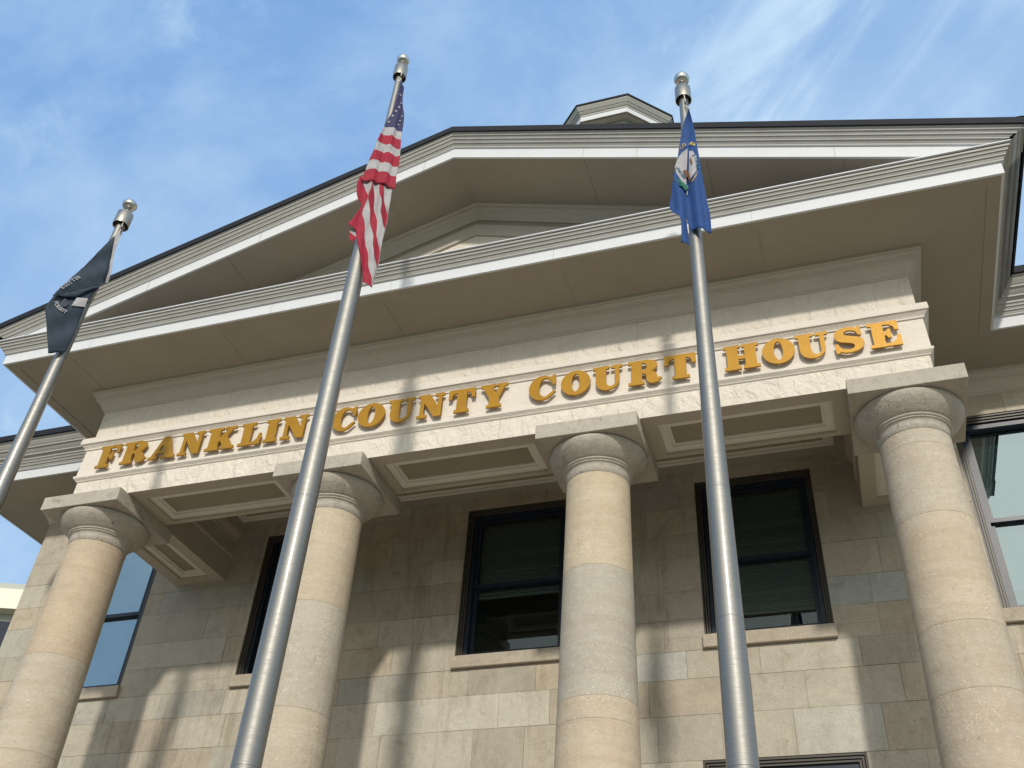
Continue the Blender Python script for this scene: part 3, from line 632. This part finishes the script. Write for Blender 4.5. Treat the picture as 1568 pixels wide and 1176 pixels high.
def glyph(ch, x0, x1, z0, h, y0, y1, name, mat, parent):
    cd = bpy.data.curves.new('outline', 'CURVE'); cd.dimensions = '2D'; cd.fill_mode = 'BOTH'
    for ct in GL[ch]:
        sp = cd.splines.new('POLY'); sp.points.add(len(ct)-1); sp.use_cyclic_u = True
        for p, (u, v) in zip(sp.points, ct): p.co = (u*(x1-x0), v*h, 0, 1)
    cd.extrude = (y1-y0)/2; cd.offset = .005
    tmp = bpy.data.objects.new('outline', cd); col.objects.link(tmp)
    bpy.context.view_layer.update()
    me = bpy.data.meshes.new_from_object(tmp.evaluated_get(bpy.context.evaluated_depsgraph_get()))
    bpy.data.objects.remove(tmp); bpy.data.curves.remove(cd)
    me.transform(Matrix(((1, 0, 0, x0), (0, 0, -1, (y0+y1)/2), (0, 1, 0, z0), (0, 0, 0, 1))))
    me.name = name; me.materials.clear(); me.materials.append(mat)
    o = bpy.data.objects.new(name, me); col.objects.link(o); o.parent = parent
    return o
TXT = [('F',-5.342,-5.016),('R',-4.943,-4.536),('A',-4.484,-4.077),('N',-4.018,-3.672),('K',-3.595,-3.162),('L',-3.087,-2.762),('I',-2.706,-2.514),('N',-2.449,-2.098),
 ('C',-1.715,-1.381),('O',-1.345,-.974),('U',-.92,-.57),('N',-.506,-.159),('T',-.085,.262),('Y',.343,.693),
 ('C',.983,1.322),('O',1.395,1.756),('U',1.80,2.155),('R',2.237,2.631),('T',2.68,3.046),
 ('H',3.385,3.786),('O',3.828,4.188),('U',4.215,4.57),('S',4.64,4.955),('E',5.02,5.348)]
for ch, a, b_ in TXT:
    a, b_ = 4.163+(a-4.163)*.9956, 4.163+(b_-4.163)*.9956
    o = glyph(ch, a, b_, 8.843, .350, -.100, -.075, 'letter', M['gold'], CH)
    for fz in (.12, .85):
        pm = MB(); px = a+(b_-a)*(.46 if ch in 'TYI' else .28); pm.tube([(px, -.077, 8.843+.35*fz), (px, -.02, 8.843+.35*fz)], .006, 6)
        if ch not in 'OCSU': pm.build('mounting_pin', M['pinmetal'], o)

# ------------------------------------------------------------------ flagpoles
PY = (-2.85, -3.03, -2.62)
def pole_obj(x, YP, ztop, rpts, label, ball_r, flat, stem, tr_):
    base = tag(empty('flagpole', (x, YP, 0)), label, 'flagpole', 'flagpoles in front of the courthouse')
    p = MB(); p.lathe([(z, r) for z, r in rpts], 0, 0, 40); po = p.build('pole', M['alu'], base)
    c = MB(); c.lathe([(0, .22), (.02, .22), (.06, .16), (.10, .13), (.12, .118)], 0, 0, 40); c.build('base_collar', M['alu'], base)
    for z, r in rpts[1:-1]:
        sj = MB(); sj.lathe([(z-.006, r+.0005), (z-.004, r+.0014), (z+.004, r+.0014), (z+.006, r+.0005)], 0, 0, 40); sj.build('sleeve_joint', M['alu'], po)
    c = MB(); c.lathe([(ztop+.10, tr_-.006), (ztop+.002, tr_-.006), (ztop, tr_-.001), (ztop+.004, tr_), (ztop+.205, tr_), (ztop+.213, tr_-.006), (ztop+.216, .02)], 0, 0, 40)
    c.lathe([(ztop+.06, .04), (ztop+.061, tr_-.007)], 0, 0, 40, 1, caps=False); tr = c.build('truck', [M['cap'], M['pinmetal']], base)  # dark inner ring: shade of the deep open hollow put in as colour
    zb = ztop+.216+stem
    c = MB(); n = 16; pr = [(zb+ball_r*flat*(1-math.cos(math.pi*k/n)), max(.002, ball_r*math.sin(math.pi*k/n))) for k in range(n+1)]
    c.lathe(pr, 0, 0, 36); c.build('ball_finial', M['steel'], base)
    c = MB(); c.lathe([(ztop+.2, .014), (zb+.03, .014)], 0, 0, 16); c.build('stem', M['steel'], base)
    return base
PX = (-3.455, .133, 3.46)
low_r = [(.0, .112), (2.6, .108), (3.6, .104), (4.6, .097), (5.66, .089), (8.13, .062), (9.75, .053), (10.42, .049)]
tall_r = [(.0, .112), (3.65, .104), (5.8, .097), (8.3, .082), (10.0, .060), (11.85, .038)]
BP = [pole_obj(PX[0], PY[0], 10.32, low_r, 'silver aluminium flagpole flying the black flag, standing left of the others', .090, .84, .085, .096),
      pole_obj(PX[1], PY[1], 11.75, tall_r, 'tallest silver flagpole, flying the red, white and blue striped flag', .080, .95, .075, .081),
      pole_obj(PX[2], PY[2], 10.60, low_r[:-1]+[(10.68, .049)], 'silver flagpole flying the royal blue flag, in front of the gap before HOUSE', .086, .95, .10, .087)]

# ------------------------------------------------------------------ flags (s: across, z: height, in the vertical plane facing the plaza)
US_UP= [[(0.023, 11.494), (0.072, 11.461)], [(0.019, 11.411), (0.08, 11.426)], [(0.02, 11.172), (0.091, 11.204)], [(0.006, 10.925), (0.135, 10.966)], [(-0.025, 10.799), (0.153, 10.802)], [(-0.048, 10.638), (0.162, 10.614)], [(-0.066, 10.487), (0.165, 10.479)], [(-0.088, 10.333), (0.18, 10.305)], [(-0.102, 10.179), (0.189, 10.183)], [(-0.127, 10.012), (0.199, 9.997)], [(-0.138, 9.853), (0.198, 9.843)], [(-0.157, 9.652), (0.211, 9.643)]]
US_LOW= [[(-0.176, 9.718), (-0.16, 9.724), (-0.062, 9.762), (-0.025, 9.776), (0.019, 9.794), (0.067, 9.812), (0.136, 9.839)], [(-0.19, 9.612), (-0.125, 9.637), (-0.045, 9.668), (-0.032, 9.673), (0.036, 9.699), (0.083, 9.717), (0.165, 9.749)], [(-0.182, 9.512), (-0.087, 9.548), (-0.039, 9.567), (-0.002, 9.581), (0.048, 9.599), (0.095, 9.617), (0.181, 9.65)], [(-0.17, 9.435), (-0.057, 9.478), (-0.05, 9.481), (0.015, 9.505), (0.062, 9.522), (0.108, 9.54), (0.184, 9.568)], [(-0.137, 9.367), (-0.051, 9.399), (-0.046, 9.401), (0.024, 9.427), (0.086, 9.45), (0.122, 9.463), (0.187, 9.488)], [(-0.098, 9.301), (-0.06, 9.315), (-0.021, 9.33), (0.032, 9.349), (0.104, 9.376), (0.146, 9.391), (0.187, 9.407)], [(-0.12, 9.174), (-0.07, 9.193), (0.006, 9.22), (0.059, 9.24), (0.108, 9.257), (0.185, 9.285), (0.19, 9.287)], [(-0.153, 9.046), (-0.033, 9.089), (0.023, 9.109), (0.094, 9.134), (0.145, 9.152), (0.193, 9.17), (0.198, 9.172)], [(-0.183, 8.958), (-0.016, 9.017), (0.04, 9.037), (0.104, 9.06), (0.17, 9.084), (0.193, 9.092), (0.198, 9.094)], [(-0.101, 8.93), (-0.008, 8.963), (0.057, 8.986), (0.11, 9.004), (0.191, 9.033), (0.194, 9.034), (0.196, 9.035)], [(-0.078, 8.843), (0.003, 8.872), (0.087, 8.901), (0.118, 8.912), (0.189, 8.936), (0.189, 8.936), (0.191, 8.937)], [(-0.062, 8.774), (0.022, 8.803), (0.094, 8.828), (0.141, 8.844), (0.189, 8.861), (0.189, 8.861), (0.189, 8.861)], [(-0.039, 8.708), (0.043, 8.735), (0.102, 8.756), (0.169, 8.779), (0.189, 8.786), (0.189, 8.786), (0.189, 8.786)], [(-0.013, 8.624), (0.076, 8.654), (0.123, 8.67), (0.187, 8.692), (0.192, 8.694), (0.192, 8.694), (0.192, 8.694)], [(0.013, 8.542), (0.089, 8.567), (0.148, 8.587), (0.192, 8.602), (0.195, 8.603), (0.195, 8.603), (0.195, 8.603)], [(0.044, 8.444), (0.102, 8.464), (0.185, 8.491), (0.197, 8.495), (0.197, 8.495), (0.197, 8.495), (0.197, 8.495)], [(0.062, 8.379), (0.124, 8.4), (0.193, 8.422), (0.193, 8.422), (0.193, 8.422), (0.193, 8.422), (0.193, 8.422)], [(0.074, 8.313), (0.152, 8.338), (0.188, 8.349), (0.188, 8.349), (0.188, 8.349), (0.188, 8.349), (0.188, 8.349)], [(0.087, 8.247), (0.166, 8.272), (0.183, 8.278), (0.183, 8.278), (0.183, 8.278), (0.183, 8.278), (0.183, 8.278)], [(0.166, 8.199), (0.175, 8.202), (0.179, 8.203), (0.179, 8.203), (0.179, 8.203), (0.179, 8.203), (0.179, 8.203)]]
US_BACK= [(-0.152, 8.905), (-0.139, 8.986), (-0.071, 8.933), (-0.067, 8.849), (-0.105, 8.778), (-0.141, 8.805)]
KY_L= [(0.046, 10.27), (-0.003, 10.095), (-0.048, 9.882), (-0.085, 9.672), (-0.11, 9.491), (-0.141, 9.291), (-0.178, 9.096), (-0.217, 8.834), (-0.212, 8.749), (-0.151, 8.656), (-0.125, 8.559), (-0.125, 8.399), (-0.136, 8.255)]
KY_M= [(0.046, 10.262), (0.034, 10.073), (0.019, 9.854), (0.005, 9.627), (-0.007, 9.445), (-0.026, 9.243), (-0.044, 9.047), (-0.057, 8.854), (-0.065, 8.736), (-0.073, 8.631), (-0.07, 8.504), (-0.066, 8.366), (-0.065, 8.237)]
KY_R= [(0.048, 10.27), (0.072, 10.051), (0.085, 9.854), (0.096, 9.609), (0.105, 9.423), (0.115, 9.217), (0.127, 9.015), (0.139, 8.795), (0.148, 8.687), (0.153, 8.582), (0.148, 8.366)]
KY_M2= [(0.046, 10.262), (0.034, 10.073), (0.019, 9.854), (0.005, 9.627), (-0.007, 9.445), (-0.026, 9.243), (-0.044, 9.047), (-0.057, 8.854), (-0.065, 8.736), (-0.073, 8.631), (-0.044, 8.481)]
KY_SEAL_L= [(0.003, 9.588), (-0.057, 9.56), (-0.106, 9.477), (-0.14, 9.329), (-0.123, 9.224), (-0.079, 9.14), (-0.043, 9.108)]
KY_SEAL_R= [(0.004, 9.548), (0.037, 9.541), (0.07, 9.456), (0.074, 9.339), (0.056, 9.241), (0.012, 9.173), (-0.026, 9.13)]
KY_PTS= {'t1': (-0.034, 9.683), 't2': (0.008, 9.68), 't3': (0.054, 9.657), 't0': (-0.078, 9.63), 'sp1': (0.08, 9.351), 'sp2': (0.07, 9.113), 'sp3': (-0.01, 9.077), 'gr': (-0.105, 9.107), 'fig': (-0.044, 9.272), 'ut1': (-0.103, 9.296), 'ut2': (-0.064, 9.213), 'ut3': (0.042, 9.358), 'wl': (-0.048, 8.974)}
POW_UP= [[(-0.015, 10.04), (-0.012, 10.043)], [(-0.091, 9.736), (0.001, 9.964)], [(-0.159, 9.473), (0.027, 9.823)], [(-0.229, 9.23), (0.048, 9.695)], [(-0.261, 9.106), (0.068, 9.568)], [(-0.304, 8.965), (0.088, 9.415)], [(-0.331, 8.845), (0.1, 9.304)]]
POW_FOLD= [(-0.331, 8.852), (-0.284, 8.887), (-0.194, 8.916), (-0.132, 8.946), (-0.091, 8.99), (-0.035, 9.1), (0.046, 9.198), (0.103, 9.303)]
POW_LOW_L= [(-0.331, 8.852), (-0.348, 8.712), (-0.304, 8.583), (-0.246, 8.442), (-0.183, 8.284), (-0.126, 8.143)]
POW_LOW_R= [(0.07, 9.239), (0.014, 9.036), (0.015, 8.818), (0.025, 8.611), (0.027, 8.416), (0.022, 8.246)]
POW_HEAD= [(-0.017, 10.068), (0.021, 10.139), (0.053, 10.048), (0.046, 9.929), (0.073, 9.718), (0.114, 9.493), (0.131, 9.346), (0.094, 9.314), (0.073, 9.469), (0.039, 9.67), (0.007, 9.876), (-0.007, 10.011)]
POW_WHITE= [(-0.117, 8.822), (-0.103, 8.97), (0.007, 8.999), (0.011, 8.875)]
POW_T= [(-0.3, 8.988), (-0.186, 9.25), (-0.29, 8.802), (-0.217, 8.691), (-0.135, 8.661), (-0.17, 8.843)]
US_STARS= [(0.054, 11.26), (0.085, 11.12), (0.069, 11.03), (0.043, 10.931), (0.02, 10.835), (-0.006, 10.73), (0.128, 10.892), (0.112, 10.815), (0.101, 10.733)]

def frame_of(x):
    n = Vector((4.163-x, -9.05-PY[PX.index(x)], 0)).normalized(); return n, Vector((-n.y, n.x, 0))
class Cloth:
    def __init__(s, x, off, fold, edge_gather=None):
        s.n, s.t = frame_of(x); s.o = Vector((0, 0, 0))+s.n*off; s.fold = fold; s.mb = MB()
    def P(s, q, lift=0.0, extra=0.0):
        return s.o+s.n*(s.fold(*q)+lift+extra)+s.t*q[0]+Vector((0, 0, q[1]))
    def grid(s, rows, mats_, nsub=5, vsub=4, extra=lambda k, r: 0.0):
        """rows: list of lists of (s,z); bands between columns get mats_[k]"""
        def cr_(p0, p1, p2, p3, t):
            return tuple(.5*((2*b)+(-a+c)*t+(2*a-5*b+4*c-d)*t*t+(-a+3*b-3*c+d)*t*t*t) for a, b, c, d in zip(p0, p1, p2, p3))
        R = []
        for i in range(len(rows)-1):
            for k in range(vsub):
                t = k/vsub; g_ = lambda j: rows[max(0, min(len(rows)-1, j))]
                R.append([cr_(g_(i-1)[c], g_(i)[c], g_(i+1)[c], g_(i+2)[c], t) for c in range(len(rows[0]))])
        R.append(list(rows[-1])); V = []; nc = None
        for ri, r in enumerate(R):
            line = []
            for c in range(len(r)-1):
                for k in range(nsub): line.append(tuple(a+(b-a)*k/nsub for a, b in zip(r[c], r[c+1])))
            line.append(r[-1]); nc = len(line)
            V += [s.P(q, extra=extra(i/(nc-1), ri/(len(R)-1))) for i, q in enumerate(line)]
        b = len(s.mb.v); s.mb.v += [tuple(v) for v in V]
        for ri in range(len(R)-1):
            for c in range(nc-1):
                mi = mats_[c//nsub] if not callable(mats_) else mats_(c//nsub, ri/vsub)
                s.mb.f.append((b+ri*nc+c, b+ri*nc+c+1, b+(ri+1)*nc+c+1, b+(ri+1)*nc+c)); s.mb.m.append(mi); s.mb.t.append((1, 1, 1)); s.mb.sm.append(True)
    def decal(s, pts, mi, lift=.006): s.mb.face([s.P(p, lift) for p in pts], mi)
    def star(s, c, r, mi):
        P_ = [s.P((c[0]+(r if k % 2 == 0 else r*.42)*math.sin(math.pi*k/5)*.75, c[1]+(r if k % 2 == 0 else r*.42)*math.cos(math.pi*k/5)), .006) for k in range(10)]
        s.mb.face(P_, mi)
    def text(s, txt, a, b, size, mi, bend=0.0, squeeze=1.0, lift=.006):
        n = len(txt); dx, dz = b[0]-a[0], b[1]-a[1]; l = math.hypot(dx, dz); ux, uz = dx/l, dz/l
        for i, ch in enumerate(txt):
            if ch == ' ': continue
            cd = bpy.data.curves.new('text', 'FONT'); cd.body = ch; cd.size = size; cd.align_x = 'CENTER'; cd.resolution_u = 2
            cd.offset = size*.025
            tmp = bpy.data.objects.new('text', cd); col.objects.link(tmp); bpy.context.view_layer.update()
            me = bpy.data.meshes.new_from_object(tmp.evaluated_get(bpy.context.evaluated_depsgraph_get()))
            f_ = (i+.5)/n; ang = bend*(.5-f_); h = bend*l/2*(.25-(f_-.5)**2)
            px, pz = a[0]+dx*f_-uz*h, a[1]+dz*f_+ux*h
            ca, sa = math.cos(ang), math.sin(ang); vx, vz = ux*ca-uz*sa, ux*sa+uz*ca
            vs = [s.P((px+vx*v.co.x*squeeze-vz*v.co.y, pz+vz*v.co.x*squeeze+vx*v.co.y), lift) for v in me.vertices]
            s.mb.idx([tuple(p.vertices) for p in me.polygons], vs, mi)
            bpy.data.objects.remove(tmp); bpy.data.curves.remove(cd); bpy.data.meshes.remove(me)
def flag_thing(name, x, c, mats_, label):
    o = c.mb.build(name, mats_); o.location = (x, PY[PX.index(x)], 0); weld(o, 1e-5); tag(o, label, 'flag')
    md = o.modifiers.new('thickness', 'SOLIDIFY'); md.thickness = .002; md.offset = -1
    return o

# stars and stripes
F1 = lambda s, z: .014*math.sin(s*46+z*1.7)+.006*math.sin(s*95-z*4)
c = Cloth(PX[1], .12, F1)
rows = [[a, tuple((p+q)/2 for p, q in zip(a, b)), b] for a, b in US_UP]
upm = lambda cc, r: 2 if r < 5 else (1, 0, 1, 0, 1, 0)[min(5, int(r)-5)]
arch_rows = []
for (a, mm, b) in rows:
    k = len(arch_rows)/11; lift_ = .035*k*k
    arch_rows.append([a, (a[0]*.7+b[0]*.3, a[1]*.7+b[1]*.3+lift_), (a[0]*.35+b[0]*.65, a[1]*.35+b[1]*.65+lift_), b])
c.grid(arch_rows, upm, 6, 4)
for i, q in enumerate(US_STARS): c.star(q, .020 if i in (1, 6, 7, 8) else .027, 1)
k = {0: 0, 1: 1}
c.grid([[p for p in r] for r in US_LOW], [0, 1, 0, 1, 0, 1], 4, 3, extra=lambda u, r: -.02+.012*math.sin(u*20+r*3))
bk = Cloth(PX[1], .07, lambda s, z: .0)
p = US_BACK; c.mb.face([bk.P(p[1]), bk.P(p[2]), bk.P(p[3]), bk.P(p[0])], 1); c.mb.face([bk.P(p[0]), bk.P(p[3]), bk.P(p[4]), bk.P(p[5])], 0)
usf = flag_thing('striped_flag', PX[1], c, [M['red'], M['whitec'], M['canton']], 'red and white striped flag with starred blue corner, hanging limp on the tallest pole')

# royal blue flag with a round seal
F3 = lambda s, z: .026*math.sin((s+.02*(z-9))*40*max(.4, min(1, (10.2-z)/1.2)))*min(1, (10.1-z)/1.0)
c = Cloth(PX[2], .12, F3)
c.grid([[l, (l[0]*.5+m_[0]*.5, l[1]*.5+m_[1]*.5), m_] for l, m_ in zip(KY_L, KY_M)], [0, 0], 6, 4, extra=lambda u, r: -.03*(u-.5))
c.grid([[l, (l[0]*.67+m_[0]*.33, l[1]*.67+m_[1]*.33), (l[0]*.33+m_[0]*.67, l[1]*.33+m_[1]*.67), m_] for l, m_ in zip(KY_M2, KY_R)], [0, 0, 0], 5, 4, extra=lambda u, r: -.03*(.5-u))
def fan(pts, mi, cen):
    for a, b_ in zip(pts, pts[1:]):
        mid = [tuple(cen[i]+(v[i]-cen[i])*.5 for i in (0, 1)) for v in (a, b_)]
        c.decal([cen, mid[0], mid[1]], mi, .014); c.decal([mid[0], a, b_, mid[1]], mi, .014)
fan([(p[0]*1.0-.004, 9.35+(p[1]-9.35)*1.08) for p in KY_SEAL_L+[KY_SEAL_L[0]]], 1, (-.062, 9.32)); fan([(p[0]+.006, 9.35+(p[1]-9.35)*1.08) for p in KY_SEAL_R+[KY_SEAL_R[0]]], 1, (.022, 9.34))
K = KY_PTS
c.text('CO', (-.062, 9.625), (-.004, 9.675), .070, 2, .5, .7, .012); c.text('MM', (.008, 9.675), (.062, 9.625), .070, 2, .4, .6, .012)
c.text('UNITED', (-.125, 9.33), (-.055, 9.17), .046, 4, -.6, 1.0, .020); c.text('STAND', (.030, 9.49), (.062, 9.27), .046, 4, .6, 1.0, .020)
for (a_, b_, mt, r) in [((-.048, 9.29), (-.038, 9.20), 3, .02), ((-.020, 9.25), (-.012, 9.14), 3, .010), ((.018, 9.42), (.022, 9.35), 3, .010), ((-.125, 9.13), (-.085, 9.05), 5, .034), ((-.085, 9.10), (-.05, 9.02), 5, .026)]:
    c.decal([(a_[0]-r, a_[1]), (a_[0]+r*.6, a_[1]+.02), (b_[0]+r, b_[1]), (b_[0]-r*.5, b_[1]-.02)], mt, .020)
rs = random.Random(4)
for i in range(20):
    t_ = i/19; x_ = .086-.085*t_**2.2+rs.uniform(-.009, .009); z_ = 9.37-.29*t_+rs.uniform(-.012, .012)
    c.decal([(x_, z_), (x_+.014, z_+.010), (x_+.018, z_+.03), (x_+.002, z_+.02)], 2, .006)
c.decal([(-.040, 9.08), (-.030, 9.08), (-.041, 8.95), (-.049, 8.95)], 1, .008)
kyf = flag_thing('blue_flag', PX[2], c, [M['blue'], M['whitec'], M['goldc'], M['brownc'], M['bluet'], M['green']], 'royal blue flag with white seal and gold letters, drooping on the right pole')

# black flag
F2 = lambda s, z: .012*math.sin((s*.8-.6*z)*22)+.006*math.sin((s+z)*31)
c = Cloth(PX[0], .12, F2)
c.grid([[a, (a[0]*.6+b[0]*.4, a[1]*.6+b[1]*.4), b] for a, b in POW_UP], [0, 0], 6, 5, extra=lambda u, r: .02*r)
up_end = POW_UP[-1]
fold = POW_FOLD
base_e = [tuple(up_end[0][i]+(up_end[1][i]-up_end[0][i])*k/(len(fold)-1) for i in (0, 1)) for k in range(len(fold))]
c.grid([base_e, fold], [0]*(len(fold)-1), 2, 2, extra=lambda u, r: .02+.004*r)
POW_LOW_L[0] = (POW_LOW_L[0][0]+.012, POW_LOW_L[0][1]+.03)
low = [[l, (l[0]*.5+r_[0]*.5, l[1]*.5+r_[1]*.5), r_] for l, r_ in zip(POW_LOW_L, POW_LOW_R)]
c.grid(low, [0, 0], 6, 4, extra=lambda u, r: -.012)
hp_ = POW_HEAD
for i in range(5):
    a, b_, c_, d_ = hp_[1+i] if i else hp_[1], hp_[2+i], hp_[-2-i], hp_[-1-i]
    c.decal([a, b_, c_, d_], 1, .004)
c.decal([hp_[0], hp_[1], hp_[-1]], 1, .004)
c.decal([hp_[6], hp_[7], hp_[8]], 1, .004)
c.decal(POW_WHITE, 1, .010)
def txt(*a, **k): c.text(*a, **k)
c.text('RGOTTEN', (-.268, 8.965), (-.150, 9.225), .060, 2, 0, .8, .034)
c.text('FORGOT', (-.300, 8.815), (-.130, 8.69), .060, 2, -1.2, .8)
dome = [(-.225+.075*math.cos(math.radians(t_)), 8.83+.075*math.sin(math.radians(t_))) for t_ in range(-100, 100, 20)]
c.decal(dome, 3, .005)
powf = flag_thing('black_flag', PX[0], c, [M['black'], M['whitec'], M['whitec'], M['slate']], 'folded black flag with white lettering and white hoist edge, drooping on the left pole')

# halyards with snap hooks
for i, (x, ztop, zf) in enumerate(((PX[0], 10.32, 10.06), (PX[1], 11.75, 11.50), (PX[2], 10.60, 10.27))):
    n, t = frame_of(x); r0 = .085
    h = MB(); A = n*.075+t*.01
    h.tube([A+Vector((0, 0, ztop+.02)), A*1.1+t*.01+Vector((0, 0, zf+.12)), n*.11+t*(.06 if i == 2 else .0)+Vector((0, 0, zf+.02))], .006, 6)
    B = n*.02+t*(.09 if i else .11)
    h.build('halyard', M['rope'], BP[i])
    k = MB(); k.tube([A*1.25+t*.02+Vector((0, 0, zf+.16+.03*math.cos(a_/6*math.pi*2))) + t*.018*math.sin(a_/6*math.pi*2) for a_ in range(7)], .006, 6)
    k.build('snap_hook', M['pinmetal'], BP[i])
k = MB(); n, t = frame_of(PX[0]); k.tube([n*.06+t*.02+Vector((0, 0, 9.02)), n*.09+t*.05+Vector((0, 0, 9.0)), n*.07+t*.06+Vector((0, 0, 9.36))], .012, 8)
k.build('flag_clip', M['cap'], BP[0])

# ------------------------------------------------------------------ neighbour beyond the left corner
NB = tag(empty('neighbouring_building', (-24, 16.1, .25)), 'cream metal-clad building behind the left corner of the courthouse', 'building')
NB.rotation_euler.z = math.radians(20)
b = MB(); b.box(-12, 8, .5, 12, -.25, 16.0, 0); b.build('wall', M['ngrey'], NB)
b = MB(); b.box(-12.5, 8.5, 0, 12.5, 16.0, 16.50); b.build('fascia', M['nwhite'], NB)
b = MB(); b.box(-12.47, 8.47, .03, 12.47, 16.51, 16.76); b.build('upper_band', M['nwhite'], NB)
b = MB(); b.box(-12.4, 8.4, .1, 12.4, 16.77, 17.0); b.build('parapet', M['ngrey'], NB)
for k in range(6):
    b = MB(); b.box(-11.4+3.2*k, -8.6+3.2*k, .44, .52, 13.0, 15.7); b.build('window', M['frame'], NB)

# wall lantern right of the last column
LP = tag(empty('wall_lantern', (5.94, D, 5.45)), 'small dark green bracket lantern on the wall at the right edge', 'lantern')
b = MB(); b.lathe([(-.16, .02), (-.14, .07), (.02, .10), (.05, .12), (.07, .11), (.12, .04), (.15, .015)], 0, -.28, 12, smooth=False); b.build('lamp_head', M['lampgreen'], LP)
b = MB(); b.tube([(0, 0, -.1), (0, -.08, -.02), (0, -.12, .14), (0, -.2, .2), (0, -.28, .15)], .012, 8); b.build('bracket', M['lampgreen'], LP)
b = MB(); b.box(-.05, .05, -.015, .0, -.18, .02); b.build('back_plate', M['lampgreen'], LP)
